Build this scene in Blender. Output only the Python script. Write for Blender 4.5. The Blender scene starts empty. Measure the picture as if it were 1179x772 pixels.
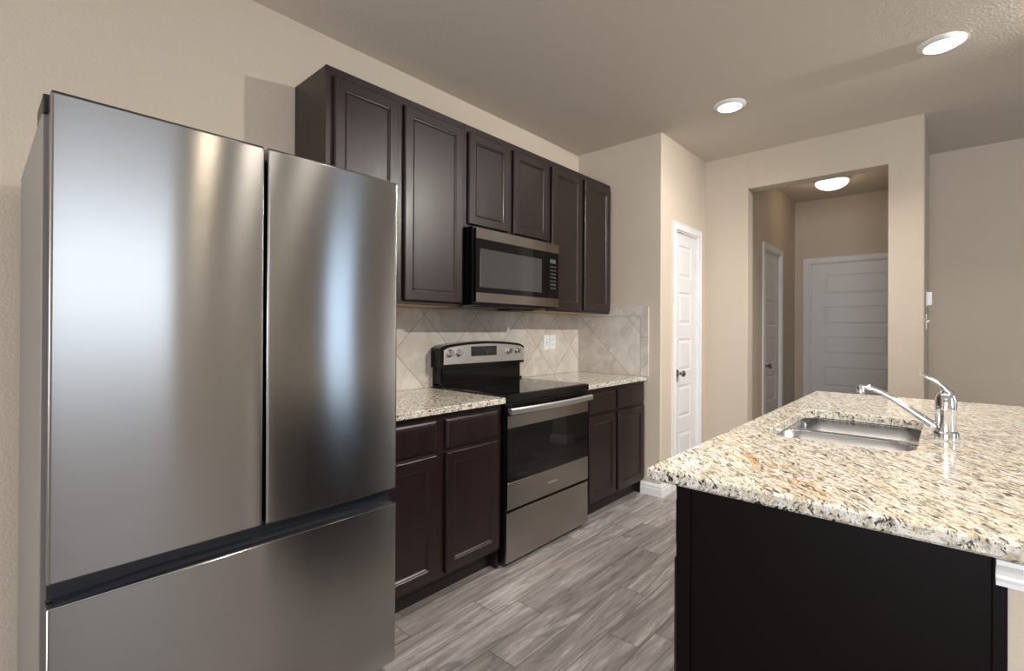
import bpy, bmesh, math, random
from mathutils import Vector, Matrix
random.seed(4)
S = bpy.context.scene
COL = S.collection
PI = math.pi

# ------------------------------------------------------------------ camera
cam_d = bpy.data.cameras.new('camera')
cam = bpy.data.objects.new('camera', cam_d); COL.objects.link(cam)
yaw, pitch, roll = 0.7328, 0.0027, 0.0050
fw = Vector((-math.sin(yaw), math.cos(yaw), 0)); rt = Vector((math.cos(yaw), math.sin(yaw), 0)); up = Vector((0, 0, 1))
f2 = fw*math.cos(pitch) + up*math.sin(pitch); u2 = up*math.cos(pitch) - fw*math.sin(pitch)
r3 = rt*math.cos(roll) + u2*math.sin(roll); u3 = u2*math.cos(roll) - rt*math.sin(roll)
cam.matrix_world = Matrix(((r3.x, u3.x, -f2.x, 2.3459), (r3.y, u3.y, -f2.y, 0.0), (r3.z, u3.z, -f2.z, 1.2525), (0, 0, 0, 1)))
cam_d.sensor_width = 36.0
cam_d.lens = 557.11/1179*36
cam_d.shift_y = -8.92/1179
cam_d.clip_start = 0.02
S.camera = cam

# ------------------------------------------------------------------ world, lights, exposure
W = bpy.data.worlds.new('world'); S.world = W; W.use_nodes = True
W.node_tree.nodes['Background'].inputs[0].default_value = (0.62, 0.78, 1.0, 1)
W.node_tree.nodes['Background'].inputs[1].default_value = 1.6
S.view_settings.view_transform = 'Standard'
S.view_settings.look = 'None'
S.view_settings.gamma = 1
S.view_settings.use_curve_mapping = False
S.view_settings.exposure = 0.22
COOL = (0.78, 0.88, 1.0)
WARM = (1.0, 0.91, 0.80)
DAY_MAIN = 14      # window facing the refrigerator
DAY_SLIM = 5      # slim window
DAY_REAR = 150     # windows behind the camera
LAMP_W = 10        # recessed kitchen downlights
ADDED_SPOT_W = 230     # added unseen spot aimed at the cabinets
HALL_W = 1.0

def area(name, loc, rot, sx, sy, energy, color, shape='RECTANGLE', spread=PI):
    d = bpy.data.lights.new(name, 'AREA'); d.shape = shape; d.size = sx; d.size_y = sy
    d.energy = energy; d.color = color; d.spread = spread
    o = bpy.data.objects.new(name, d); COL.objects.link(o); o.location = loc; o.rotation_euler = rot
    return o
# daylight comes in through the openings of the room (right wall and the wall behind the camera)
area('daylight_right', (6.16, 0.95, 1.80), (0, PI/2, 0), 1.4, 1.2, DAY_MAIN, (.90, .95, 1.0))
area('daylight_slim', (6.16, 3.65, 1.35), (0, PI/2, 0), 2.2, 0.46, DAY_SLIM, (.55, .78, 1.0))
area('daylight_rear', (2.9, -4.16, 1.30), (PI/2, 0, 0), 2.6, 2.0, DAY_REAR, (.96, .975, 1.0))

# ------------------------------------------------------------------ materials
class NT:
    def __init__(s, m):
        s.t = m.node_tree; s.N = s.t.nodes; s.L = s.t.links
    def n(s, ty, **kw):
        x = s.N.new(ty)
        for k, v in kw.items():
            if k.startswith('i_'):
                x.inputs[int(k[2:]) if k[2:].isdigit() else k[2:].replace('_', ' ')].default_value = v
            else: setattr(x, k, v)
        return x
    def l(s, a, b): s.L.new(a, b)
    def math(s, op, a, b=None, c=None):
        x = s.N.new('ShaderNodeMath'); x.operation = op
        for i, v in enumerate((a, b, c)):
            if v is None: continue
            if isinstance(v, (int, float)): x.inputs[i].default_value = v
            else: s.L.new(v, x.inputs[i])
        return x.outputs[0]
    def ramp(s, fac, stops, interp='LINEAR'):
        x = s.N.new('ShaderNodeValToRGB'); x.color_ramp.interpolation = interp
        e = x.color_ramp.elements
        while len(e) < len(stops): e.new(0.5)
        for i, (p, c) in enumerate(stops):
            e[i].position = p; e[i].color = (c if isinstance(c, tuple) else (c, c, c)) + (1,)
        s.L.new(fac, x.inputs[0]); return x.outputs[0]
    def mix(s, fac, a, b, blend='MIX'):
        x = s.N.new('ShaderNodeMix'); x.data_type = 'RGBA'; x.blend_type = blend
        for sock, v in ((x.inputs[0], fac), (x.inputs[6], a), (x.inputs[7], b)):
            if isinstance(v, (int, float)): sock.default_value = v
            elif isinstance(v, tuple): sock.default_value = v + (1,)
            else: s.L.new(v, sock)
        return x.outputs[2]
    def noise(s, vec, scale, detail=2, rough=0.5, dist=0.0):
        x = s.N.new('ShaderNodeTexNoise'); x.inputs['Scale'].default_value = scale
        x.inputs['Detail'].default_value = detail; x.inputs['Roughness'].default_value = rough
        x.inputs['Distortion'].default_value = dist
        if vec is not None: s.L.new(vec, x.inputs['Vector'])
        return x.outputs[0]
    def mapping(s, vec, rot=(0, 0, 0), scale=(1, 1, 1), loc=(0, 0, 0)):
        x = s.N.new('ShaderNodeMapping'); x.inputs['Rotation'].default_value = rot
        x.inputs['Scale'].default_value = scale; x.inputs['Location'].default_value = loc
        s.L.new(vec, x.inputs[0]); return x.outputs[0]
    def bump(s, h, strength, dist, bsdf):
        x = s.N.new('ShaderNodeBump'); x.inputs['Strength'].default_value = strength
        x.inputs['Distance'].default_value = dist; s.L.new(h, x.inputs['Height'])
        s.L.new(x.outputs[0], bsdf.inputs['Normal'])

def mat(name, col=(.8, .8, .8), rough=.5, metal=0.0, spec=.5, coat=0.0):
    m = bpy.data.materials.new(name); m.use_nodes = True
    b = m.node_tree.nodes['Principled BSDF']
    b.inputs['Base Color'].default_value = tuple(col) + (1,)
    b.inputs['Roughness'].default_value = rough
    b.inputs['Metallic'].default_value = metal
    b.inputs['Specular IOR Level'].default_value = spec
    b.inputs['Coat Weight'].default_value = coat
    return m, b, NT(m)

def geo_pos(t): return t.n('ShaderNodeNewGeometry').outputs['Position']

def paint(name, col, bump=.35, scale=95):
    m, b, t = mat(name, col, .75, spec=.25)
    p = geo_pos(t)
    a = t.noise(p, scale, 3, .55); c = t.noise(p, scale*.35, 2, .5)
    h = t.math('ADD', t.ramp(a, [(.42, 0.0), (.62, 1.0)]), t.math('MULTIPLY', c, .6))
    t.bump(h, bump, .0025, b)
    return m
M = {}
M['wall'] = paint('wall_paint', (.61, .53, .435), .22)
M['ceiling'] = paint('ceiling_paint', (.66, .60, .525), .25, 80)
M['white'], _, _ = mat('white_trim_paint', (.80, .80, .80), .38, spec=.5)
M['door_white'], b_, t_ = mat('white_door_paint', (.76, .76, .77), .42)
t_.bump(t_.noise(t_.mapping(geo_pos(t_), scale=(60, 60, 4)), 3, 3), .06, .001, b_)
M['plastic_white'], _, _ = mat('white_plastic', (.82, .83, .85), .3)
M['black_gloss'], _, _ = mat('black_enamel', (.004, .004, .0045), .14, spec=.4)
M['black_glass'], _, _ = mat('black_glass', (.004, .004, .0045), .035, spec=.4)
M['black_matte'], _, _ = mat('black_plastic', (.014, .014, .016), .42, spec=.4)
M['dark_slot'], _, _ = mat('dark_cavity', (.004, .004, .004), .8)
M['recess'], _, _ = mat('dark_recess_plastic', (.018, .020, .026), .28)
M['maple'], b_, t_ = mat('raw_maple', (.55, .36, .20), .55)
t_.l(t_.ramp(t_.noise(t_.mapping(geo_pos(t_), scale=(20, 1.5, 20)), 4, 3), [(.3, (.46, .29, .15)), (.7, (.60, .41, .24))]), b_.inputs['Base Color'])
M['chrome'], _, _ = mat('chrome', (.82, .83, .86), .06, 1.0)
M['nickel'], _, _ = mat('satin_nickel', (.36, .34, .32), .22, 1.0)
M['grey_line'], _, _ = mat('grey_print', (.22, .22, .23), .4)
M['ring_print'], _, _ = mat('ring_print', (.012, .012, .013), .25)
M['dim_print'], _, _ = mat('dim_print', (.085, .085, .09), .4)
M['pale_line'], _, _ = mat('pale_print', (.62, .62, .62), .3, .5)
M['display'], b_, t_ = mat('display_glass', (.02, .02, .02), .12)
v_ = t_.n('ShaderNodeTexVoronoi'); v_.inputs['Scale'].default_value = 170
t_.l(geo_pos(t_), v_.inputs['Vector'])
t_.l(t_.ramp(v_.outputs['Distance'], [(.18, .22), (.34, .012)]), b_.inputs['Base Color'])

def steel(name, col, rough, aniso=.85, axis_u=(4, 1.2, 260), bump=.0, tang='Z', arot=0.25):
    m, b, t = mat(name, col, rough, 1.0)
    b.inputs['Anisotropic'].default_value = aniso
    b.inputs['Anisotropic Rotation'].default_value = arot
    tg = t.n('ShaderNodeTangent', direction_type='RADIAL', axis=tang)
    t.l(tg.outputs[0], b.inputs['Tangent'])
    p = geo_pos(t)
    n = t.noise(t.mapping(p, scale=axis_u), 2.5, 4, .6)
    t.l(t.ramp(n, [(.25, rough-.015), (.75, rough+.015)]), b.inputs['Roughness'])
    c2 = tuple(x*.97 for x in col)
    t.l(t.mix(n, c2, tuple(min(1, x*1.03) for x in col)), b.inputs['Base Color'])
    return m
M['steel'] = steel('brushed_steel', (.41, .385, .365), .25)
M['steel_fridge'] = steel('brushed_fridge_steel', (.41, .402, .394), .185, 1.0)
M['steel_sink'], _, _ = mat('satin_sink_steel', (.56, .58, .61), .27, 1.0)
M['steel_bright'], _, _ = mat('bright_steel_edge', (.75, .76, .78), .15, 1.0)
M['fridge_side'], b_, t_ = mat('grey_fridge_side', (.27, .25, .235), .45, .35)
t_.bump(t_.noise(geo_pos(t_), 400, 2), .08, .0006, b_)

def wood(name, c0, c1, rough, coat, stretch):
    m, b, t = mat(name, c0, rough, spec=.5, coat=coat)
    b.inputs['Coat Roughness'].default_value = .22
    p = geo_pos(t)
    n = t.noise(t.mapping(p, scale=stretch), 6, 5, .6, .4)
    k = t.noise(p, 5, 2)
    f = t.math('ADD', t.math('MULTIPLY', n, .7), t.math('MULTIPLY', k, .3))
    t.l(t.ramp(f, [(.32, c0), (.68, c1)]), b.inputs['Base Color'])
    t.l(t.ramp(n, [(.3, rough-.04), (.7, rough+.06)]), b.inputs['Roughness'])
    return m
M['espresso'] = wood('espresso_wood', (.0105, .0040, .0042), (.0190, .0078, .0080), .36, .04, (9, 9, .8))
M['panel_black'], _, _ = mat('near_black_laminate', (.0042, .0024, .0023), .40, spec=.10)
M['espresso_dark'] = wood('espresso_toe_wood', (.010, .006, .005), (.018, .010, .009), .5, 0, (1, 1, 9))

def granite(name, ang, stretch, sc, warm=1.0):
    m, b, t = mat(name, (.7, .65, .55), .11, spec=.5)
    p = geo_pos(t)
    rp = t.mapping(p, rot=(0, 0, ang))
    # gentle warp so the streaks wander
    wp = t.n('ShaderNodeTexNoise'); wp.inputs['Scale'].default_value = 7; wp.inputs['Detail'].default_value = 2
    t.l(rp, wp.inputs['Vector'])
    ws = t.n('ShaderNodeVectorMath', operation='SCALE'); t.l(wp.outputs['Color'], ws.inputs[0]); ws.inputs['Scale'].default_value = .035
    wa = t.n('ShaderNodeVectorMath', operation='ADD'); t.l(rp, wa.inputs[0]); t.l(ws.outputs[0], wa.inputs[1])
    q1 = t.mapping(wa.outputs[0], scale=(1, stretch, 1.9))
    base = t.ramp(t.noise(q1, 24*sc, 4, .62), [(.33, (.42, .36, .27)), (.43, (.60, .54, .43)), (.53, (.72, .69, .61)), (.68, (.78, .77, .74))])
    ye = t.ramp(t.noise(t.mapping(q1, loc=(6.1, 3.7, .4)), 9*sc, 4, .6), [(.50, 0.0), (.66, 1.0)])
    c = t.mix(t.math('MULTIPLY', ye, .32), base, (.72, .58, .36))
    g = t.ramp(t.noise(q1, 40*sc, 3, .6, .3), [(.54, 0.0), (.62, 1.0)])
    c = t.mix(t.math('MULTIPLY', g, .7), c, (.30, .265, .225))
    w = t.ramp(t.noise(t.mapping(q1, loc=(3.1, 1.7, .4)), 50*sc, 2, .5), [(.58, 0.0), (.66, 1.0)])
    c = t.mix(t.math('MULTIPLY', w, .7), c, (.86, .86, .84))
    # amber stains: scattered, denser along one vein of the slab
    sx = t.n('ShaderNodeSeparateXYZ'); t.l(wa.outputs[0], sx.inputs[0])
    if warm > .5:
        vein_y = math.sin(ang)*2.02 + math.cos(ang)*1.31 + .0175
        vein_x = math.cos(ang)*2.02 - math.sin(ang)*1.31 + .0175
        dv = t.math('ABSOLUTE', t.math('SUBTRACT', sx.outputs[1], vein_y))
        du = t.math('ABSOLUTE', t.math('SUBTRACT', sx.outputs[0], vein_x))
        v = t.math('MULTIPLY', t.ramp(dv, [(.0, 1.0), (.075, 0.0)]), t.ramp(du, [(.15, 1.0), (.38, 0.0)]))
        an = t.noise(t.mapping(q1, loc=(.35, 5.2, 0)), 13, 4, .65)
        am = t.ramp(t.math('ADD', an, t.math('MULTIPLY', v, .17)), [(.64, 0.0), (.72, 1.0)])
        c = t.mix(t.math('MULTIPLY', am, .85), c, (.60, .33, .09))
    k1 = t.ramp(t.noise(t.mapping(q1, loc=(9, 2, 1)), 46*sc, 4, .66, .6), [(.535, 0.0), (.56, 1.0)])
    k2 = t.ramp(t.noise(t.mapping(q1, loc=(1, 7, 3)), 17*sc, 2, .6), [(.42, 0.0), (.52, 1.0)])
    c = t.mix(t.math('MULTIPLY', t.math('MULTIPLY', k1, k2), .95), c, (.016, .012, .012))
    k3 = t.ramp(t.noise(t.mapping(q1, loc=(4, 4, 8)), 105*sc, 2, .5), [(.62, 0.0), (.66, 1.0)])
    c = t.mix(t.math('MULTIPLY', k3, .8), c, (.07, .045, .038))
    t.l(c, b.inputs['Base Color'])
    return m
M['granite'] = granite('speckled_granite', 0.86, 3.2, 1.0)
M['granite_fine'] = granite('speckled_granite_fine', 0.9, 1.4, 1.5, .25)

def tile_mat(name, u_axis, phase_sum, phase_dif, per=.4315, border=None):
    """diagonal stone tile: grout where (u+z) or (z-u) hits a multiple of the period"""
    m, b, t = mat(name, (.5, .45, .39), .38)
    p = geo_pos(t)
    sx = t.n('ShaderNodeSeparateXYZ'); t.l(p, sx.inputs[0])
    u = sx.outputs[u_axis]; z = sx.outputs[2]
    def band(e, phase):
        d = t.math('SUBTRACT', e, phase)
        k = t.math('DIVIDE', d, per)
        fr = t.math('FRACT', k)
        dist = t.math('MULTIPLY', t.math('MINIMUM', fr, t.math('SUBTRACT', 1.0, fr)), per/1.414)
        return dist, t.math('FLOOR', k)
    d1, i1 = band(t.math('ADD', u, z), phase_sum)
    d2, i2 = band(t.math('SUBTRACT', z, u), phase_dif)
    d = t.math('MINIMUM', d1, d2)
    idv = t.math('ADD', t.math('MULTIPLY', i1, 12.7), t.math('MULTIPLY', i2, 31.3))
    if border:
        bu, bz = border      # inner limit of the border tiles in u and z
        inb = t.math('MAXIMUM', t.math('GREATER_THAN', z, bz), t.math('GREATER_THAN', u, bu))
        db = t.math('MINIMUM', t.math('ABSOLUTE', t.math('SUBTRACT', z, bz)), t.math('ABSOLUTE', t.math('SUBTRACT', u, bu)))
        # keep only the L-shaped line (below bz for the upright, left of bu for the level one)
        lz = t.math('ADD', t.math('ABSOLUTE', t.math('SUBTRACT', z, bz)), t.math('MULTIPLY', t.math('GREATER_THAN', u, bu), 1.0))
        lu = t.math('ADD', t.math('ABSOLUTE', t.math('SUBTRACT', u, bu)), t.math('MULTIPLY', t.math('GREATER_THAN', z, bz), 1.0))
        j1 = t.math('ADD', t.math('ABSOLUTE', t.math('SUBTRACT', u, .395)), t.math('MULTIPLY', t.math('LESS_THAN', z, bz), 1.0))
        j2 = t.math('ADD', t.math('ABSOLUTE', t.math('SUBTRACT', z, 1.195)), t.math('MULTIPLY', t.math('LESS_THAN', u, bu), 1.0))
        dbb = t.math('MINIMUM', t.math('MINIMUM', lz, lu), t.math('MINIMUM', j1, j2))
        din = t.math('ADD', d, t.math('MULTIPLY', inb, 1.0))
        d = t.math('MINIMUM', din, dbb)
        idv = t.math('ADD', idv, t.math('MULTIPLY', inb, 5.5))
    wn = t.n('ShaderNodeTexWhiteNoise', noise_dimensions='1D'); t.l(idv, wn.inputs['W'])
    off = t.n('ShaderNodeVectorMath', operation='SCALE'); t.l(wn.outputs['Color'], off.inputs[0]); off.inputs['Scale'].default_value = 9
    add = t.n('ShaderNodeVectorMath', operation='ADD'); t.l(p, add.inputs[0]); t.l(off.outputs[0], add.inputs[1])
    n = t.noise(add.outputs[0], 9, 5, .62, .8)
    n2 = t.noise(add.outputs[0], 3.2, 3, .5, 1.5)
    c = t.ramp(n, [(.30, (.52, .475, .425)), (.5, (.63, .59, .54)), (.72, (.72, .69, .65))])
    c = t.mix(t.math('MULTIPLY', t.ramp(n2, [(.45, 0.0), (.62, 1.0)]), .5), c, (.54, .45, .39))
    br = t.math('ADD', t.math('MULTIPLY', wn.outputs['Value'], .12), .94)
    mb = t.n('ShaderNodeVectorMath', operation='SCALE'); t.l(c, mb.inputs[0]); t.l(br, mb.inputs['Scale'])
    gm = t.ramp(d, [(.0, 1.0), (.0010, 1.0), (.0020, 0.0)])
    if border:   # joints rising to the right drawn fainter: uneven light put into their colour
        strong = t.ramp(t.math('MINIMUM', t.math('ADD', d1, inb), dbb), [(.0, 1.0), (.0010, 1.0), (.0020, 0.35)])
        gm = t.math('MULTIPLY', gm, strong)
    c = t.mix(t.math('MULTIPLY', gm, .85), mb.outputs[0], (.215, .185, .16))
    t.l(c, b.inputs['Base Color'])
    h = t.ramp(d, [(.0, 0.0), (.003, 1.0)])
    t.bump(h, .3, .0015, b)
    return m
# crossings: along x=0 at (y 1.807, z 1.335); along the end wall u+z = 1.387, z-u = 1.21
M['tile_long'] = tile_mat('stone_tile_long_wall', 1, 1.807+1.335, 1.335-1.807)
M['tile_end'] = tile_mat('stone_tile_end_wall', 0, 1.387, 1.21, border=(.584, 1.358))

# plank floor: long boards along Y
def floor_mat():
    m, b, t = mat('grey_plank_floor', (.3, .26, .24), .42, spec=.35)
    p = geo_pos(t)
    sx = t.n('ShaderNodeSeparateXYZ'); t.l(p, sx.inputs[0])
    WX, LY = .144, 1.22
    kx = t.math('DIVIDE', t.math('SUBTRACT', sx.outputs[0], .008), WX)
    ix = t.math('FLOOR', kx)
    wn0 = t.n('ShaderNodeTexWhiteNoise', noise_dimensions='1D'); t.l(ix, wn0.inputs['W'])
    ky = t.math('ADD', t.math('DIVIDE', sx.outputs[1], LY), t.math('MULTIPLY', wn0.outputs['Value'], 5.0))
    iy = t.math('FLOOR', ky)
    fx = t.math('FRACT', kx); fy = t.math('FRACT', ky)
    dx = t.math('MULTIPLY', t.math('MINIMUM', fx, t.math('SUBTRACT', 1.0, fx)), WX)
    dy = t.math('MULTIPLY', t.math('MINIMUM', fy, t.math('SUBTRACT', 1.0, fy)), LY)
    idv = t.math('ADD', t.math('MULTIPLY', ix, 7.31), t.math('MULTIPLY', iy, 3.77))
    wn = t.n('ShaderNodeTexWhiteNoise', noise_dimensions='1D'); t.l(idv, wn.inputs['W'])
    off = t.n('ShaderNodeVectorMath', operation='SCALE'); t.l(wn.outputs['Color'], off.inputs[0]); off.inputs['Scale'].default_value = 13
    add = t.n('ShaderNodeVectorMath', operation='ADD'); t.l(p, add.inputs[0]); t.l(off.outputs[0], add.inputs[1])
    q = t.mapping(add.outputs[0], scale=(1.5, .12, 1))
    big = t.noise(q, 11, 6, .6, 1.8)
    fine = t.noise(t.mapping(add.outputs[0], scale=(1, .06, 1)), 170, 5, .7, .6)
    # cathedral grain rings
    wv = t.n('ShaderNodeTexNoise'); wv.inputs['Scale'].default_value = 5; wv.inputs['Detail'].default_value = 1.5
    t.l(q, wv.inputs['Vector'])
    rings = t.math('SINE', t.math('MULTIPLY', wv.outputs[0], 95.0))
    ringm = t.math('MULTIPLY', t.ramp(rings, [(.55, 0.0), (1.0, 1.0)]), t.ramp(big, [(.45, 0.0), (.62, 1.0)]))
    c = t.ramp(big, [(.28, (.120, .110, .112)), (.42, (.235, .214, .212)), (.54, (.325, .302, .300)), (.72, (.52, .505, .505))])
    c = t.mix(t.math('MULTIPLY', t.ramp(fine, [(.47, 0.0), (.62, 1.0)]), .45), c, (.145, .128, .128))
    c = t.mix(t.math('MULTIPLY', ringm, .35), c, (.12, .105, .108))
    k = t.ramp(t.noise(t.mapping(add.outputs[0], scale=(1, .3, 1), loc=(2, 2, 0)), 7, 5, .65, 1.6), [(.60, 0.0), (.68, 1.0)])
    c = t.mix(t.math('MULTIPLY', k, .55), c, (.085, .080, .090))
    br = t.math('ADD', t.math('MULTIPLY', wn.outputs['Value'], .34), .80)
    s2 = t.n('ShaderNodeVectorMath', operation='SCALE'); t.l(c, s2.inputs[0]); t.l(br, s2.inputs['Scale'])
    d = t.math('MINIMUM', dx, dy)
    gm = t.ramp(d, [(.0, 1.0), (.0008, 1.0), (.0020, 0.0)])
    c = t.mix(t.math('MULTIPLY', gm, .8), s2.outputs[0], (.075, .065, .06))
    t.l(c, b.inputs['Base Color'])
    h = t.math('ADD', t.ramp(d, [(.0, 0.0), (.003, 1.0)]), t.math('MULTIPLY', fine, .3))
    t.bump(h, .25, .0015, b)
    return m
M['floor'] = floor_mat()

def emis(name, col, st):
    m = bpy.data.materials.new(name); m.use_nodes = True; nt = m.node_tree
    b = nt.nodes['Principled BSDF']
    b.inputs['Base Color'].default_value = (.8, .8, .8, 1)
    b.inputs['Emission Color'].default_value = tuple(col) + (1,); b.inputs['Emission Strength'].default_value = st
    m.cycles.emission_sampling = 'FRONT'
    return m
M['lens'] = emis('lit_lamp_lens', (1, .88, .74), 14.0)
M['lens_bright'] = emis('bright_lamp_lens', (1, .84, .64), 80.0)
M['dome'] = emis('lit_frosted_glass', (1, .90, .72), 2.0)

# ------------------------------------------------------------------ mesh helpers
class MB:
    def __init__(s): s.b = bmesh.new()
    def box(s, x0, x1, y0, y1, z0, z1, bev=0.0, seg=2):
        v = [s.b.verts.new((x, y, z)) for x in (x0, x1) for y in (y0, y1) for z in (z0, z1)]
        F = [(0, 1, 3, 2), (4, 6, 7, 5), (0, 4, 5, 1), (2, 3, 7, 6), (0, 2, 6, 4), (1, 5, 7, 3)]
        fs = [s.b.faces.new([v[i] for i in f]) for f in F]
        if bev > 0:
            es = list({e for f in fs for e in f.edges})
            bmesh.ops.bevel(s.b, geom=es, offset=bev, segments=seg, affect='EDGES', profile=.5)
        return s
    def quad(s, *pts): s.b.faces.new([s.b.verts.new(p) for p in pts]); return s
    def prism(s, poly, axis, a0, a1):
        """poly: list of 2-D points in the plane perpendicular to axis (cyclic order)"""
        def P(p, a):
            if axis == 'x': return (a, p[0], p[1])
            if axis == 'y': return (p[0], a, p[1])
            return (p[0], p[1], a)
        A = [s.b.verts.new(P(p, a0)) for p in poly]; B = [s.b.verts.new(P(p, a1)) for p in poly]
        n = len(poly)
        for i in range(n): s.b.faces.new((A[i], A[(i+1) % n], B[(i+1) % n], B[i]))
        s.b.faces.new(A[::-1]); s.b.faces.new(B)
        return s
    def rings(s, P, u0, u1, v0, v1, rings, back=True):
        """concentric rectangular rings (inset, depth) mapped by P(u,v,d)"""
        prev = None; first = None
        for ins, d in rings:
            r = [s.b.verts.new(P(u, v, d)) for u, v in ((u0+ins, v0+ins), (u1-ins, v0+ins), (u1-ins, v1-ins), (u0+ins, v1-ins))]
            if prev:
                for i in range(4): s.b.faces.new((prev[i], prev[(i+1) % 4], r[(i+1) % 4], r[i]))
            else: first = r
            prev = r
        s.b.faces.new(prev)
        if back: s.b.faces.new(first[::-1])
        return s
    def lathe(s, prof, c, axis='z', seg=32, caps=True):
        """prof: list of (radius, height along axis)"""
        rows = []
        for r, h in prof:
            row = []
            for i in range(seg):
                a = 2*PI*i/seg; p, q = r*math.cos(a), r*math.sin(a)
                if axis == 'z': w = (c[0]+p, c[1]+q, c[2]+h)
                elif axis == 'x': w = (c[0]+h, c[1]+p, c[2]+q)
                else: w = (c[0]+p, c[1]+h, c[2]+q)
                row.append(s.b.verts.new(w))
            rows.append(row)
        for a, b in zip(rows, rows[1:]):
            for i in range(seg): s.b.faces.new((a[i], a[(i+1) % seg], b[(i+1) % seg], b[i]))
        if caps: s.b.faces.new(rows[0][::-1]); s.b.faces.new(rows[-1])
        return s
    def tube(s, pts, rad, seg=16):
        """pts: 3-D path; rad: list of radii or (ra, rb) ellipse pairs"""
        pts = [Vector(p) for p in pts]; rows = []
        ref = Vector((0, 1, 0))
        for i, p in enumerate(pts):
            d = (pts[min(i+1, len(pts)-1)] - pts[max(i-1, 0)]).normalized()
            n1 = ref.cross(d)
            if n1.length < 1e-4: n1 = Vector((1, 0, 0)).cross(d)
            n1.normalize(); n2 = d.cross(n1).normalized()
            r = rad[i] if isinstance(rad, (list, tuple)) else rad
            ra, rb = r if isinstance(r, tuple) else (r, r)
            rows.append([s.b.verts.new(p + n1*ra*math.cos(2*PI*k/seg) + n2*rb*math.sin(2*PI*k/seg)) for k in range(seg)])
        for a, b in zip(rows, rows[1:]):
            for i in range(seg): s.b.faces.new((a[i], a[(i+1) % seg], b[(i+1) % seg], b[i]))
        s.b.faces.new(rows[0][::-1]); s.b.faces.new(rows[-1])
        return s
    def build(s, name, m, parent=None, smooth=False, label=None):
        bmesh.ops.recalc_face_normals(s.b, faces=s.b.faces[:])
        me = bpy.data.meshes.new(name)
        off = Vector((0, 0, 0)); q = parent
        while q is not None: off += q.location; q = q.parent
        if parent is None or True:
            s.b.transform(Matrix.Translation(-off))
        s.b.to_mesh(me); s.b.free()
        me.materials.append(M[m] if isinstance(m, str) else m)
        o = bpy.data.objects.new(name, me); COL.objects.link(o)
        if parent is not None: o.parent = parent
        if smooth:
            me.shade_smooth()
            md = o.modifiers.new('split', 'EDGE_SPLIT'); md.split_angle = math.radians(38)
        if label: o['label'] = label
        return o
def thing(name, label, cat, loc=(0, 0, 0), group=None):
    o = bpy.data.objects.new(name, None); COL.objects.link(o); o.location = loc
    o.empty_display_size = .1
    o['label'] = label; o['category'] = cat
    if group: o['group'] = group
    return o
def tag(o, label, cat, group=None):
    o['label'] = label; o['category'] = cat
    if group: o['group'] = group
    return o
def struct(o, label=None):
    o['kind'] = 'structure'
    if label: o['label'] = label
    return o
FX = lambda x: (lambda u, v, d: (x+d, u, v))      # faces +x, u = y
FNX = lambda x: (lambda u, v, d: (x-d, u, v))     # faces -x, u = y
FNY = lambda y: (lambda u, v, d: (u, y-d, v))     # faces -y, u = x

# ------------------------------------------------------------------ dimensions
H = 2.735
YE, YH, YHB = 3.449, 4.326, 4.466
X1, XC = .749, 2.229
YF = 5.372
XR, YN = 6.1, -4.1

# ------------------------------------------------------------------ the setting
struct(MB().box(-.1, XR+.1, YN-.1, 6.6, -.06, 0).build('floor', 'floor'))
struct(MB().box(-.1, XR+.1, YN-.1, 6.6, H, H+.08).build('ceiling', 'ceiling'))
struct(MB().box(-.1, 0, YN, YE, 0, H).build('wall_left', 'wall'))
def vbevel(mb, x, y, r=.012):
    es = [e for e in mb.b.edges if all(abs(v.co.x-x) < 1e-4 and abs(v.co.y-y) < 1e-4 for v in e.verts)]
    bmesh.ops.bevel(mb.b, geom=es, offset=r, segments=4, affect='EDGES', profile=.5)
    return mb
# short end wall of the counter run
mb = MB().box(-.1, X1, YE, YE+.10, 0, H); vbevel(mb, X1, YE)
struct(mb.build('wall_end', 'wall'))
# pantry wall (faces +x) with door opening
PD0, PD1, PDZ = 3.690, 4.150, 2.045
mb = MB().box(X1-.11, X1, YE+.10, PD0, 0, H).box(X1-.11, X1, PD1, YH, 0, H).box(X1-.11, X1, PD0, PD1, PDZ, H)
struct(mb.build('wall_pantry', 'wall'))
# wall with the wide hall opening
OL, OR, OZ = 1.102, 2.033, 2.4355
mb = MB().box(X1-.11, OL, YH, YHB, 0, H); vbevel(mb, OL, YH, .006)
mb.box(OL, OR, YH, YHB, OZ, H)
m2 = MB().box(OR, XC, YH, YHB, 0, H); vbevel(m2, XC, YH, .016)
struct(mb.build('wall_hall_opening', 'wall'))
struct(m2.build('wall_column', 'wall'))
# hall interior
HX, HE = 1.02, 6.40
HD0, HD1, HDZ = 5.125, 5.745, 2.045
mb = MB().box(HX-.1, HX, YHB, HD0, 0, H).box(HX-.1, HX, HD1, HE, 0, H).box(HX-.1, HX, HD0, HD1, HDZ, H)
struct(mb.build('wall_hall_left', 'wall'))
ED0, ED1, EDZ = 1.175, 2.035, 2.015
mb = MB().box(HX-.1, ED0, HE, HE+.1, 0, H).box(ED1, 2.3, HE, HE+.1, 0, H).box(ED0, ED1, HE, HE+.1, EDZ, H)
struct(mb.build('wall_hall_end', 'wall'))
struct(MB().box(2.10, XC, YHB, HE, 0, H).build('wall_hall_right', 'wall'))
struct(MB().box(XC, XR, YF, YF+.1, 0, H).build('wall_back', 'wall'))
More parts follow.
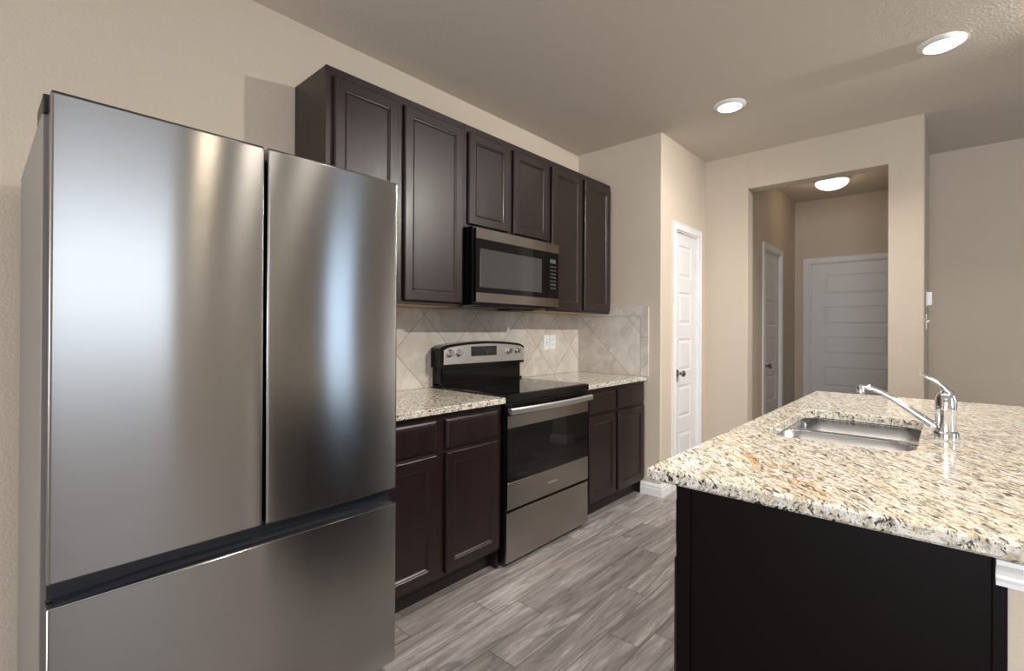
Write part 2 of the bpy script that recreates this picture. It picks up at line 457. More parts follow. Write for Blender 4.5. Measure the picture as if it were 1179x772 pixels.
# right wall with two window openings
W1 = (.35, 1.55, 1.10, 2.50); W2 = (3.42, 3.88, .25, 2.45)
mb = MB()
mb.box(XR, XR+.1, YN, W1[0], 0, H).box(XR, XR+.1, W1[1], W2[0], 0, H).box(XR, XR+.1, W2[1], YF+.1, 0, H)
for w in (W1, W2): mb.box(XR, XR+.1, w[0], w[1], 0, w[2]).box(XR, XR+.1, w[0], w[1], w[3], H)
struct(mb.build('wall_right', 'wall'))
R = (1.60, 4.20, .30, 2.30)
mb = MB().box(-.1, R[0], YN-.1, YN, 0, H).box(R[1], XR+.1, YN-.1, YN, 0, H)
mb.box(R[0], R[1], YN-.1, YN, 0, R[2]).box(R[0], R[1], YN-.1, YN, R[3], H)
struct(mb.build('wall_front', 'wall'))
for i, w in enumerate((W1, W2)):
    f = MB()
    f.box(XR-.015, XR+.03, w[0]-.06, w[0], w[2]-.06, w[3]+.06).box(XR-.015, XR+.03, w[1], w[1]+.06, w[2]-.06, w[3]+.06)
    f.box(XR-.015, XR+.03, w[0], w[1], w[2]-.06, w[2]).box(XR-.015, XR+.03, w[0], w[1], w[3], w[3]+.06)
    f.box(XR+.01, XR+.03, w[0], w[1], (w[2]+w[3])/2-.02, (w[2]+w[3])/2+.02)
    struct(f.build('window_%d' % (i+1), 'white'))
f = MB()
f.box(R[0]-.06, R[0], YN-.03, YN+.015, R[2]-.06, R[3]+.06).box(R[1], R[1]+.06, YN-.03, YN+.015, R[2]-.06, R[3]+.06)
f.box(R[0], R[1], YN-.03, YN+.015, R[2]-.06, R[2]).box(R[0], R[1], YN-.03, YN+.015, R[3], R[3]+.06)
f.box((R[0]+R[1])/2-.03, (R[0]+R[1])/2+.03, YN-.03, YN-.01, R[2], R[3])
struct(f.build('window_3', 'white'))

# baseboards: profiled, mitred along a path given as points with the room on the left
BP = [(0, 0), (.014, 0), (.014, .052), (.011, .060), (.011, .074), (.006, .084), (.003, .092), (0, .092)]
def baseboard(name, path, m='white'):
    b = bmesh.new(); rows = []
    for i, p in enumerate(path):
        p = Vector(p)
        din = (p - Vector(path[i-1])).normalized() if i > 0 else None
        dout = (Vector(path[i+1]) - p).normalized() if i < len(path)-1 else None
        n1 = Vector((-din.y, din.x)) if din else None; n2 = Vector((-dout.y, dout.x)) if dout else None
        if n1 is not None and n2 is not None: n = (n1+n2); n = n/(n.dot(n1))
        else: n = n1 if n1 is not None else n2
        rows.append([b.verts.new((p.x+n.x*(o+.0005), p.y+n.y*(o+.0005), z)) for o, z in BP])
    for a, c in zip(rows, rows[1:]):
        for k in range(len(BP)): b.faces.new((a[k], a[(k+1) % len(BP)], c[(k+1) % len(BP)], c[k]))
    b.faces.new(rows[0][::-1]); b.faces.new(rows[-1])
    mb = MB(); mb.b.free(); mb.b = b
    return struct(mb.build(name, m))
baseboard('baseboard_end', [(X1, PD0-.075), (X1, YE), (.565, YE)][::1])
baseboard('baseboard_pantry', [(OL, YHB-.002), (OL, YH), (X1, YH), (X1, PD1+.075)])
baseboard('baseboard_column', [(XC, YF-.02), (XC, YH), (OR, YH), (OR, YHB-.002)])
baseboard('baseboard_back', [(XR-.02, YF), (XC+.02, YF)])
baseboard('baseboard_hall_left', [(HX, HD0-.075), (HX, YHB+.002)])
baseboard('baseboard_hall_corner', [(ED0-.075, HE), (HX, HE), (HX, HD1+.075)])

# white moulded five-panel doors
def five_panel(name, P, u0, u1, z0, z1, stile, rows, T, casing_w, ulo, ulh, ztop, knob=None, hinges=(), label=None):
    """P(u,v,d): d outward from the wall plane; slab face sits at d=-.012"""
    mb = MB()
    hs = []
    a, b = u0+stile, u1-stile
    # face pieces
    dF = -.012
    def fq(ua, ub, va, vb): mb.quad(P(ua, va, dF), P(ub, va, dF), P(ub, vb, dF), P(ua, vb, dF))
    fq(u0, a, z0, z1); fq(b, u1, z0, z1)
    zs = [z0] + [z for r in rows for z in r] + [z1]
    for i in range(0, len(zs), 2): fq(a, b, zs[i], zs[i+1])
    for (v0, v1) in rows:
        mb.rings(P, a, b, v0, v1, [(0, dF), (.010, dF-.007), (.016, dF-.007), (.034, dF-.001), (.037, dF)], back=False)
    # slab edges and back
    e = [(u0, z0), (u1, z0), (u1, z1), (u0, z1)]
    for i in range(4):
        p, q = e[i], e[(i+1) % 4]
        mb.quad(P(p[0], p[1], dF), P(q[0], q[1], dF), P(q[0], q[1], dF-.033), P(p[0], p[1], dF-.033))
    mb.quad(*[P(u, v, dF-.033) for u, v in e])
    d = mb.build(name, 'door_white'); struct(d, label)
    # jamb and casing as child
    c = MB()
    g = .004
    for (ua, ub) in ((u0-.018, u0-g), (u1+g, u1+.018)):
        pass
    prof = [(0, .001), (0, .013), (.008, .017), (.020, .013), (casing_w-.012, .011), (casing_w-.004, .016), (casing_w, .016), (casing_w, .001)]
    # mitred frame around three sides; prof is (distance from opening, depth)
    o0, o1, oz = ulo, ulh, ztop
    rowsv = []
    for (pu, pv, su, sv) in ((o0, 0.0, -1, 0), (o0, oz, -1, 1), (o1, oz, 1, 1), (o1, 0.0, 1, 0)):
        rowsv.append([c.b.verts.new(P(pu+su*w, pv+sv*w, dd)) for w, dd in prof])
    n = len(prof)
    for A, B in zip(rowsv, rowsv[1:]):
        for k in range(n): c.b.faces.new((A[k], A[(k+1) % n], B[(k+1) % n], B[k]))
    c.b.faces.new(rowsv[0][::-1]); c.b.faces.new(rowsv[-1])
    # jamb lining
    def jb(ua, ub, va, vb):
        pts = [P(u, v, dd) for u in (ua, ub) for v in (va, vb) for dd in (-.105, .001)]
        vs = [c.b.verts.new(p) for p in pts]
        for f in ((0, 1, 3, 2), (4, 6, 7, 5), (0, 4, 5, 1), (2, 3, 7, 6), (0, 2, 6, 4), (1, 5, 7, 3)): c.b.faces.new([vs[i] for i in f])
    jb(o0, u0-.002, 0, oz); jb(u1+.002, o1, 0, oz); jb(u0-.002, u1+.002, z1+.002, oz)
    c.build('door_frame', 'white', d)
    for (hu, hz) in hinges:
        h = MB()
        p = P(hu, hz, .002)
        h.lathe([(.0055, -.045), (.0055, .045)], p, 'z', 10)
        x = P(hu, hz, -.002); y = P(hu+.012, hz, -.002)
        h.quad(P(hu-.011, hz-.044, -.0105), P(hu+.011, hz-.044, -.0105), P(hu+.011, hz+.044, -.0105), P(hu-.011, hz+.044, -.0105))
        h.build('hinge', 'plastic_white', d)
    if knob:
        ku, kz = knob
        k = MB()
        c0 = Vector(P(ku, kz, dF)); c1 = Vector(P(ku, kz, dF+1)); dr = (c1-c0)
        prof2 = [(.031, 0.0), (.031, .004), (.024, .009), (.012, .012), (.011, .030), (.018, .036), (.026, .046), (.027, .054), (.021, .063), (.008, .066)]
        ax = 'x' if abs(dr.x) > .5 else 'y'; sg = dr.x if ax == 'x' else dr.y
        k.lathe([(r, h*sg) for r, h in prof2], c0, ax, 24)
        k.build('door_knob', 'nickel', d, smooth=True)
    return d
rows5 = lambda z0, z1, n=5, top=.095, gap=.115, bot=.15: [(z1-top-(i+1)*((z1-top-z0-bot-(n-1)*gap)/n)-i*gap, z1-top-i*((z1-top-z0-bot-(n-1)*gap)/n)-i*gap) for i in range(n)][::-1]
five_panel('door_1', FX(X1), PD0+.012, PD1-.012, .012, 2.033, .095, rows5(.012, 2.033), None, .060, PD0, PD1, PDZ,
           knob=(3.765, .905), hinges=((PD1-.009, 1.81), (PD1-.009, 1.07), (PD1-.009, .25)), label='narrow white pantry door beside the end wall')
five_panel('door_2', FX(HX), HD0+.012, HD1-.012, .012, 2.033, .11, rows5(.012, 2.033), None, .060, HD0, HD1, HDZ,
           knob=(HD0+.075, .905), hinges=((HD1-.009, 1.81), (HD1-.009, 1.07), (HD1-.009, .25)), label='white door on the left side of the hall')
r3_ = [(.62-.37, .849-.37), (.62, .849), (.986, 1.186), (1.314, 1.524), (1.651, 1.878)]
r3_ = [(.285, .515), (.620, .849), (.986, 1.186), (1.314, 1.524), (1.651, 1.878)]
five_panel('door_3', FNY(HE), ED0+.012, ED1-.012, .012, 2.003, .125, r3_, None, .062, ED0, ED1, EDZ,
           hinges=((ED0+.009, 1.80), (ED0+.009, 1.02), (ED0+.009, .25)), label='wide white door at the end of the hall')

# tile backsplash (thin stone tiles bonded to the walls)
struct(MB().box(0.0005, .010, 1.032, YE-.0005, .896, 1.3755).build('trim_1', 'tile_long'), 'diagonal beige stone tile backsplash on the long wall')
mb = MB().box(.010, .649, YE-.010, YE-.0005, .896, 1.434)
struct(mb.build('trim_2', 'tile_end'), 'beige stone tile backsplash with border on the short end wall')

# ------------------------------------------------------------------ cabinets
DOOR_R = [(0, 0), (0, .013), (.004, .019), (.006, .020), (.048, .020), (.051, .0175), (.055, .0165), (.062, .0115), (.064, .0115)]
FRONT_R = [(0, 0), (0, .010), (.008, .013), (.013, .0195), (.016, .020)]
def cab_door(parent, P, u0, u1, v0, v1):
    return MB().rings(P, u0, u1, v0, v1, DOOR_R).build('door', 'espresso', parent)
def cab_drawer(parent, P, u0, u1, v0, v1):
    return MB().rings(P, u0, u1, v0, v1, FRONT_R).build('drawer', 'espresso', parent)

XU = .309
def wall_cabinet(y0, y1, z0, z1, doors, label, maple=True):
    t = thing('wall_cabinet', label, 'cabinet', (0, (y0+y1)/2, z0), 'dark wall cabinets')
    y0 += .0006; y1 -= .0006
    b = MB()
    b.box(.001, XU-.019, y0, y0+.014, z0+.0125, z1-.002).box(.001, XU-.019, y1-.014, y1, z0+.0125, z1-.002)
    b.box(.001, XU-.019, y0+.014, y1-.014, z1-.018, z1-.002)
    b.box(.001, .008, y0+.014, y1-.014, z0+.0125, z1-.018)
    b.build('body', 'espresso', t)
    # face frame (stiles and rails around the door openings)
    f = MB(); us = [y0]
    f.box(XU-.019, XU, y0, y1, z1-.045, z1, .0015).box(XU-.019, XU, y0, y1, z0, z0+.030, .0015)
    st = [(y0, doors[0][0]+.012)] + [(a[1]-.012, b_[0]+.012) for a, b_ in zip(doors, doors[1:])] + [(doors[-1][1]-.012, y1)]
    for a, c in st: f.box(XU-.0188, XU-.0002, a, c, z0+.030, z1-.045)
    f.build('face_frame', 'espresso', t)
    MB().box(.001, XU-.0195, y0+.0005, y1-.0005, z0+.002, z0+.0122).build('bottom_panel', 'maple', t, label='pale unfinished wood underside')
    for a, c in doors: cab_door(t, FX(XU+.0005), a, c, z0+.018 if z0 < 1.5 else z0+.016, z1-.042)
    return t
wall_cabinet(1.030, 1.850, 1.3764, 2.416, [(1.062, 1.398), (1.437, 1.826)], 'tall dark brown wall cabinet nearest the refrigerator, with two long doors')
wall_cabinet(1.850, 2.628, 1.832, 2.416, [(1.874, 2.212), (2.256, 2.606)], 'short dark brown wall cabinet directly above the microwave')
wall_cabinet(2.628, YE-.001, 1.3764, 2.416, [(2.652, 3.014), (3.054, 3.418)], 'tall dark brown wall cabinet in the corner, right of the microwave')

XB = .609
def base_cabinet(y0, y1, cols, label):
    t = thing('base_cabinet', label, 'cabinet', (0, (y0+y1)/2, 0), 'dark base cabinets along the wall')
    b = MB()
    b.box(.012, XB-.019, y0, y0+.016, .0005, .864).box(.012, XB-.019, y1-.016, y1, .0005, .864)
    b.box(.012, .022, y0+.016, y1-.016, .1, .864)
    b.box(.022, XB-.019, y0+.016, y1-.016, .105, .120)
    # cut the toe notch by keeping the side panels behind the kick board
    b.build('body', 'espresso', t)
    MB().box(.528, .5435, y0+.0005, y1-.0005, .0006, .104).build('toe_kick', 'espresso_dark', t)
    f = MB()
    f.box(XB-.019, XB, y0, y1, .828, .864, .001).box(XB-.019, XB, y0, y1, .104, .132, .001).box(XB-.0185, XB-.0012, y0+.02, y1-.02, .674, .712)
    st = [(y0, cols[0][0]+.012)] + [(a[1]-.012, b_[0]+.012) for a, b_ in zip(cols, cols[1:])] + [(cols[-1][1]-.012, y1)]
    for a, c in st: f.box(XB-.0188, XB-.0002, a, c, .132, .828)
    f.build('face_frame', 'espresso', t)
    for a, c in cols:
        cab_drawer(t, FX(XB+.0005), a, c, .699, .832)
        cab_door(t, FX(XB+.0005), a, c, .122, .681)
    return t
YS0, YS1 = 1.8537, 2.622
def fix_sides(t):
    # side panels stop at the toe kick near the floor
    o = [c for c in t.children if c.name.startswith('body')][0]
    return o
base_cabinet(1.032, YS0-.006, [(1.060, 1.408), (1.463, 1.818)], 'dark brown base cabinet between the refrigerator and the range')
base_cabinet(YS1+.008, YE-.0015, [(2.662, 3.003), (3.036, 3.420)], 'dark brown base cabinet in the corner, right of the range')

# worktops
ZC = .895
def slab(x0, x1, y0, y1, z0, z1, r=.004):
    return MB().box(x0, x1, y0, y1, z0, z1, r, 3)
o = slab(.0108, .641, 1.030, YS0-.002, ZC-.030, ZC).build('worktop', 'granite_fine')
tag(o, 'speckled granite worktop between the refrigerator and the range', 'worktop', 'granite worktops along the wall')
o = slab(.0108, .641, YS1+.002, YE-.0108, ZC-.030, ZC).build('worktop', 'granite_fine')
tag(o, 'speckled granite worktop in the corner, right of the range', 'worktop', 'granite worktops along the wall')

# ------------------------------------------------------------------ range
YR0, YR1 = YS0+.004, YS1-.004
t = thing('electric_range', 'freestanding stainless steel and black glass electric range between base cabinets', 'stove', (.3, (YR0+YR1)/2, 0))
XS = .640
mb = MB().box(.03, XS-.030, YR0+.003, YR1-.003, .035, .890).box(.04, XS-.06, YR0+.02, YR1-.02, .012, .035)
mb.build('body', 'black_gloss', t)
for fy in (YR0+.05, YR1-.05):
    for fx_ in (.09, XS-.09):
        MB().lathe([(.016, 0.0005), (.016, .012)], (fx_, fy, 0), 'z', 12).build('foot', 'black_matte', t)
# cooktop: frame and glass
MB().box(.10, XS+.012, YR0-.001, YR1+.001, .868, .9065, .006, 3).build('cooktop_frame', 'black_gloss', t)
ct = MB().box(.112, XS-.004, YR0+.010, YR1-.010, .9063, .9085, .001, 1).build('cooktop_glass', 'black_glass', t)
for (bx, by, br) in ((.23, YR0+.20, .075), (.23, YR1-.20, .095), (.47, YR0+.20, .105), (.47, YR1-.20, .075)):
    MB().lathe([(br, .0), (br, .0003), (br-.0025, .0003), (br-.0025, 0)], (bx, by, .9085), 'z', 40, caps=False).build('burner_ring', 'ring_print', ct)
# backguard: lower black riser, upper curved console
def arch(y): s_ = (y-(YR0+YR1)/2)/((YR1-YR0)/2); return 1.147+.026*(1-s_*s_)
NY = 25
ys = [YR0+.001+(YR1-YR0-.002)*i/(NY-1) for i in range(NY)]
lo = MB().box(.014, .080, YR0+.012, YR1-.012, .893, 1.022, .003)
lo.box(.080, .087, YR0+.03, YR1-.03, .935, 1.004, .002).box(.030, .098, YR0+.012, YR1-.012, .907, .922, .002)
lo.build('backguard_riser', 'black_gloss', t)
def arched_block(x0, x1, zb, topf, ya, yb, n=25, r=.006, tilt=0.0):
    b = MB(); yy = [ya+(yb-ya)*i/(n-1) for i in range(n)]
    def col(y, e):
        zt = topf(y) - e
        return [b.b.verts.new(c) for c in ((x0, y, zb), (x1+tilt, y, zb), (x1+tilt*.0, y, zt-r), (x1-r*.4, y, zt-r*.3), (x1-r, y, zt), (x0, y, zt))]
    cols = [col(y, (.012 if i in (0, n-1) else .002 if i in (1, n-2) else 0)) for i, y in enumerate(yy)]
    for A, B in zip(cols, cols[1:]):
        for k in range(6): b.b.faces.new((A[k], A[(k+1) % 6], B[(k+1) % 6], B[k]))
    b.b.faces.new(cols[0][::-1]); b.b.faces.new(cols[-1])
    return b
bg = arched_block(.012, .104, 1.018, arch, YR0, YR1).build('backguard', 'black_gloss', t)
pan = arched_block(.1035, .1095, 1.036, lambda y: arch(y)-.016, YR0+.020, YR1-.006, r=.002)
fas = pan.build('control_fascia', steel('fascia_steel', (.66, .655, .65), .42, .3), bg, label='arched stainless steel fascia')
MB().box(.1093, .1112, 2.100, 2.332, 1.079, 1.141, .0006, 1).build('clock_display', 'display', bg)
for ky in (1.925, 1.999, 2.454, 2.534):
    k = MB().lathe([(.023, 0), (.023, .003), (.0195, .006), (.0185, .020), (.0165, .023), (.0165, .0232)], (.1095, ky, 1.105), 'x', 28)
    k.box(.118, .1345, ky-.0035, ky+.0035, 1.105-.018, 1.105+.018, .0015)
    k.build('control_knob', 'chrome', bg, smooth=False)
# oven door
MB().box(XS-.028, XS-.010, YR0+.002, YR1-.002, .040, .862).build('front_frame', 'black_gloss', t)
DX0, DX1 = XS-.009, XS+.005
door = MB().box(DX0, DX1, YR0+.002, YR1-.002, .306, .848, .003, 2).build('oven_door', 'black_glass', t)
MB().box(DX1, DX1+.0025, YR0+.0025, YR1-.0025, .732, .796, .001, 1).build('upper_steel_band', 'steel', door)
MB().box(DX1, DX1+.0025, YR0+.0025, YR1-.0025, .3065, .447, .001, 1).build('lower_steel_band', 'steel', door)
fr = MB()
fr.rings(FX(DX1), YR0+.075, YR1-.075, .478, .712, [(0, .0), (0, .0006), (.0015, .0006), (.0015, .0)], back=False)
hd = MB()
n = 14; zH = .826
path = [(DX1+.026+.020*(1-((i/(n-1))*2-1)**2), YR0-.004+(YR1-YR0+.008)*i/(n-1), zH) for i in range(n)]
hd.b.free(); hd.b = bmesh.new()
rows = []
for (x, y, z) in path:
    rows.append([hd.b.verts.new(p) for p in ((x-.010, y, z-.016), (x+.004, y, z-.017), (x+.010, y, z-.010), (x+.010, y, z+.008), (x+.002, y, z+.016), (x-.010, y, z+.014))])
for A, B in zip(rows, rows[1:]):
    for k in range(6): hd.b.faces.new((A[k], A[(k+1) % 6], B[(k+1) % 6], B[k]))
hd.b.faces.new(rows[0][::-1]); hd.b.faces.new(rows[-1])
for yy in (YR0+.022, YR1-.022): hd.box(DX1, DX1+.024, yy-.020, yy+.020, zH-.010, zH+.010, .002)
hd.build('oven_handle', 'steel_handle' if 'steel_handle' in M else steel('handle_steel', (.70, .70, .71), .36, .2), door, label='bowed stainless steel bar handle')
MB().box(XS-.009, XS+.007, YR0-.003, YR1-.0015, .030, .291, .003, 2).build('storage_drawer', 'steel', t)

def text_obj(txt, name, size, P, m, parent, depth=.0004, bold=False, cx=0, cz=0, sx=1.0):
    """flat lettering turned into a mesh; P maps (u, v) to a point; text centred on (cx, cz)"""
    cu = bpy.data.curves.new(name, 'FONT'); cu.body = txt; cu.size = size; cu.extrude = 0
    cu.align_x = 'CENTER'; cu.align_y = 'CENTER'; cu.resolution_u = 3
    to = bpy.data.objects.new(name, cu); COL.objects.link(to)
    dg = bpy.context.evaluated_depsgraph_get(); dg.update()
    me = bpy.data.meshes.new_from_object(to.evaluated_get(dg))
    bpy.data.objects.remove(to)
    off = Vector((0, 0, 0)); q = parent
    while q is not None: off += q.location; q = q.parent
    b = bmesh.new(); b.from_mesh(me); bpy.data.meshes.remove(me)
    for v in b.verts:
        v.co = Vector(P(cx+v.co.x*sx, cz+v.co.y, depth)) - off
    me = bpy.data.meshes.new(name); b.to_mesh(me); b.free(); me.materials.append(M[m])
    o = bpy.data.objects.new(name, me); COL.objects.link(o); o.parent = parent
    return o
text_obj('AMANA', 'brand_lettering', .020, FX(DX1+.0025), 'pale_line', door, cx=(YR0+YR1)/2+.01, cz=.372, sx=1.25)

# ------------------------------------------------------------------ microwave
YM0, YM1 = 1.857, 2.6225
t = thing('microwave_oven', 'black and stainless steel microwave mounted under the short cabinet above the range', 'microwave', (0, (YM0+YM1)/2, 1.39))
ZM0, ZM1 = 1.386, 1.829
XM = .392
mb = MB().box(.012, XM-.022, YM0+.002, YM1-.002, ZM0, ZM1, .003)
mb.build('body', 'black_gloss', t)
MB().box(XM-.021, XM-.012, YM0+.001, YM1-.001, ZM0+.004, ZM1-.002).build('front_frame', 'black_matte', t)
YD = 2.497
dr = MB().box(XM-.011, XM+.012, YM0, YD-.001, 1.402, 1.815, .003).build('microwave_door', 'black_glass', t)
for (a, c) in ((1.757, 1.8155), (1.4015, 1.456)):
    MB().box(XM+.0122, XM+.0152, YM0+.0005, YD-.0015, a, c, .001, 1).build('steel_band', 'steel', dr)
wn = MB().rings(FX(XM+.0122), 1.889, 2.442, 1.487, 1.703, [(0, 0), (.002, .0010), (.014, .0012), (.018, .0006)], back=False)
M['window_grey'], _, _ = mat('microwave_window', (.060, .060, .060), .09, spec=.6)
wn.build('window', 'window_grey', dr, label='dark grey see-through window')
cp = MB().box(XM-.011, XM+.012, YD+.001, YM1, 1.402, 1.815, .003).build('control_panel', 'black_glass', t)
for (a, c) in ((1.757, 1.8155), (1.4015, 1.456)):
    MB().box(XM+.0122, XM+.0152, YD+.0015, YM1-.0005, a, c, .001, 1).build('steel_band', 'steel', cp)
MB().box(XM+.0122, XM+.0128, 2.527, 2.588, 1.687, 1.713).build('clock_display', 'dim_print', cp)
for r in range(7):
    for k in range(3):
        zz = 1.664-r*.0235; yy = 2.532+k*.0215
        hgt = .0045 if r not in (5,) else .007
        MB().box(XM+.0122, XM+.0127, yy, yy+.0135, zz-hgt, zz+hgt).build('key', 'dim_print', cp)
MB().box(.05, .20, 2.40, 2.60, 1.3765, 1.3855, .002).build('work_light', 'black_matte', t)
gl = MB()
for k in range(6): gl.box(.24+k*.018, .25+k*.018, 1.98, 2.50, 1.3835, 1.3858)
gl.build('grease_filter', 'black_matte', t)

# ------------------------------------------------------------------ refrigerator
XFF, YF0, YF1, ZF = .8745, .110, 1.0185, 1.774
t = thing('refrigerator', 'large stainless steel french door refrigerator standing against the left wall', 'refrigerator', (.45, (YF0+YF1)/2, 0))
YB0, YB1 = .101, 1.0150
mb = MB().box(.060, .795, YB0, YB1, .030, 1.745, .003)
mb.build('cabinet_body', 'fridge_side', t, label='grey textured side and top')
MB().box(.796, .812, YF0+.006, YF1-.006, .05, 1.760).build('door_gasket', 'dark_slot', t)
def fdoor(name, y0, y1, z0, z1, bulge=.0008):
    b = MB(); cols = []; wd = y1-y0
    SS = [0, .0012/wd, .003/wd, .006/wd] + [k/8 for k in range(1, 8)] + [1-.006/wd, 1-.003/wd, 1-.0012/wd, 1]
    for s_ in SS:
        y = y0+wd*s_
        dd = min(s_, 1-s_)*wd; e = .002*max(0, 1-dd/.003)**2
        xf = XFF - .003 + bulge*(1-(2*s_-1)**2) - e
        cols.append([b.b.verts.new(p) for p in ((.813, y, z0), (xf-.003, y, z0), (xf, y, z0+.003), (xf, y, z1-.003), (xf-.003, y, z1), (.813, y, z1))])
    for A, B in zip(cols, cols[1:]):
        for k in range(6): b.b.faces.new((A[k], A[(k+1) % 6], B[(k+1) % 6], B[k]))
    b.b.faces.new(cols[0][::-1]); b.b.faces.new(cols[-1])
    return b
LD0, LD1, RD0, RD1 = YF0, .5610, .5715, YF1
def fd(name, y0, y1, z0, z1):
    b = fdoor(name, y0, y1, z0, z1)
    o = b.build(name, 'steel_fridge', t, smooth=True)
    return o
d1 = fd('fridge_door', LD0, LD1, .680, ZF); d1['label'] = 'wider left stainless steel door'
d2 = fd('fridge_door', RD0, RD1, .680, ZF); d2['label'] = 'right stainless steel door'
for dd, (a, c) in ((d1, (LD0, LD1)), (d2, (RD0, RD1))):
    MB().box(.815, XFF-.006, a+.002, c-.002, .6765, .6798).build('door_end_cap', 'recess', dd)
    MB().box(.815, XFF-.006, a+.002, c-.002, ZF+.0003, ZF+.004).build('door_end_cap', 'recess', dd)
dw = fdoor('x', YF0, YF1, .060, .626).build('freezer_drawer', 'steel_fridge', t, smooth=True)
dw['label'] = 'wide lower stainless steel drawer'
# scooped grip along the top of the freezer drawer
b = MB(); n = 25; cols = []
for i in range(n):
    s_ = i/(n-1); y = YF0+.012+(YF1-YF0-.024)*s_
    dep = .008+.034*(1-(2*s_-1)**2)
    xf = XFF-.006
    cols.append([b.b.verts.new(p) for p in ((xf, y, .6265), (xf-dep*.5, y, .6265-.0+.001), (xf-dep, y, .6265+dep*.45), (xf-dep-.004, y, .6265+dep*.5), (.8135, y, .6265+dep*.5), (.8135, y, .6262))])
for A, B in zip(cols, cols[1:]):
    for k in range(6): b.b.faces.new((A[k], A[(k+1) % 6], B[(k+1) % 6], B[k]))
b.b.faces.new(cols[0][::-1]); b.b.faces.new(cols[-1])
b.build('drawer_grip', 'recess', dw)
MB().box(XFF-.0055, XFF-.003, YF0+.003, YF1-.003, .6245, .6272).build('bright_edge', 'steel_bright', dw)
MB().box(.815, .832, YF0+.002, YF1-.002, .6275, .6760).build('grip_backing', 'recess', t)
for (a, s1) in ((YB0+.001, 1), (YB1-.061, 1)):
    h = MB().box(.66, .812, a, a+.06, 1.7457, 1.786, .003)
    h.build('hinge_cover', 'black_matte', t)
MB().box(.10, .80, YB0+.02, YB1-.02, .006, .0295).build('base_grille', 'black_matte', t)
for (x, y) in ((.15, YB0+.08), (.15, YB1-.08), (.74, YB0+.08), (.74, YB1-.08)):
    MB().lathe([(.02, .0005), (.02, .006)], (x, y, 0), 'z', 12).build('foot', 'black_matte', t)

# ------------------------------------------------------------------ island
IX0, IX1, IY0, IY1, IZ = 1.795, 2.86, 1.115, 3.174, .914
BX0, BX1, BY0, BY1 = 1.852, 2.420, 1.142, 3.140
HX0, HX1, HY0, HY1, HR = 1.893, 2.280, 1.735, 2.412, .085
def rrect(x0, x1, y0, y1, r, n=8):
    pts = []
    for cx, cy, a0 in ((x1-r, y1-r, 0), (x0+r, y1-r, PI/2), (x0+r, y0+r, PI), (x1-r, y0+r, 3*PI/2)):
        for i in range(n+1):
            a = a0+PI/2*i/n; pts.append((cx+r*math.cos(a), cy+r*math.sin(a)))
    return pts
t = thing('island_cabinet', 'dark brown kitchen island base under the large granite top', 'cabinet', ((BX0+BX1)/2, (BY0+BY1)/2, 0))
b = MB()
b.box(BX0+.019, BX1-.001, BY0+.019, BY0+.030, .0005, .8815).box(BX0+.019, BX1-.001, BY1-.018, BY1, .0005, .8815)
b.box(BX1-.012, BX1-.001, BY0+.030, BY1-.018, .0005, .8815)
b.build('body', 'espresso', t)
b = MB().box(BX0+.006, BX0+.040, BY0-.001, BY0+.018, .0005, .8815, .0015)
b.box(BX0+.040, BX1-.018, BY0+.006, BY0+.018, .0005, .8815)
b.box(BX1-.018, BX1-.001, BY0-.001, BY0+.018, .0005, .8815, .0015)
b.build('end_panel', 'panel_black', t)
f = MB().box(BX0, BX0+.018, BY0+.0185, BY1, .104, .140).box(BX0, BX0+.018, BY0+.0185, BY1, .845, .8815).box(BX0+.0012, BX0+.0175, BY0+.02, BY1-.001, .675, .71)
for a in (BY0+.0185, BY0+.62, BY0+1.36, BY1-.04): f.box(BX0+.0002, BX0+.0178, a, a+.04, .14, .845)
f.build('face_frame', 'espresso', t)
MB().box(BX0+.06, BX0+.075, BY0+.031, BY1-.02, .0006, .103).build('toe_kick', 'espresso_dark', t)
cur = BY0+.045
for wdt in (.27, .27, .34, .34, .27, .27):
    cab_door(t, FNX(BX0-.0005), cur, cur+wdt, .122, .681)
    cab_drawer(t, FNX(BX0-.0005), cur, cur+wdt, .699, .832)
    cur += wdt+.038
# short plastered wall behind the island base with white moulding under the stone
mb = MB().box(BX1+.001, 2.560, BY0+.004, BY1, 0, .878)
struct(mb.build('wall_island', 'wall'))
CR = [(0, 0), (.010, -.010+.0), (.012, -.016), (.020, -.030), (.026, -.040), (.026, -.046), (.014, -.046), (.014, -.054), (0, -.054)]
cr = MB(); path = [(BX1-.014, BY0+.0035), (2.5605, BY0+.0035), (2.5605, BY1)]
prof = [(0, .8815), (.030, .8815), (.030, .874), (.024, .869), (.015, .860), (.011, .851), (.012, .846), (.018, .843), (.018, .836), (0, .836)]
rows = []
for i, p in enumerate(path):
    nrm = [(0, -1), (1, -1), (1, 0)][i]
    rows.append([cr.b.verts.new((p[0]+nrm[0]*(o_+.0005), p[1]+nrm[1]*(o_+.0005), z)) for o_, z in prof])
for A, B in zip(rows, rows[1:]):
    for k in range(len(prof)): cr.b.faces.new((A[k], A[(k+1) % len(prof)], B[(k+1) % len(prof)], B[k]))
cr.b.faces.new(rows[0][::-1]); cr.b.faces.new(rows[-1])
struct(cr.build('trim_3', 'white'), 'white moulding under the granite at the end of the island')
baseboard('baseboard_island', [(BX1+.004, BY0+.004), (2.56, BY0+.004), (2.56, BY1)][::-1])

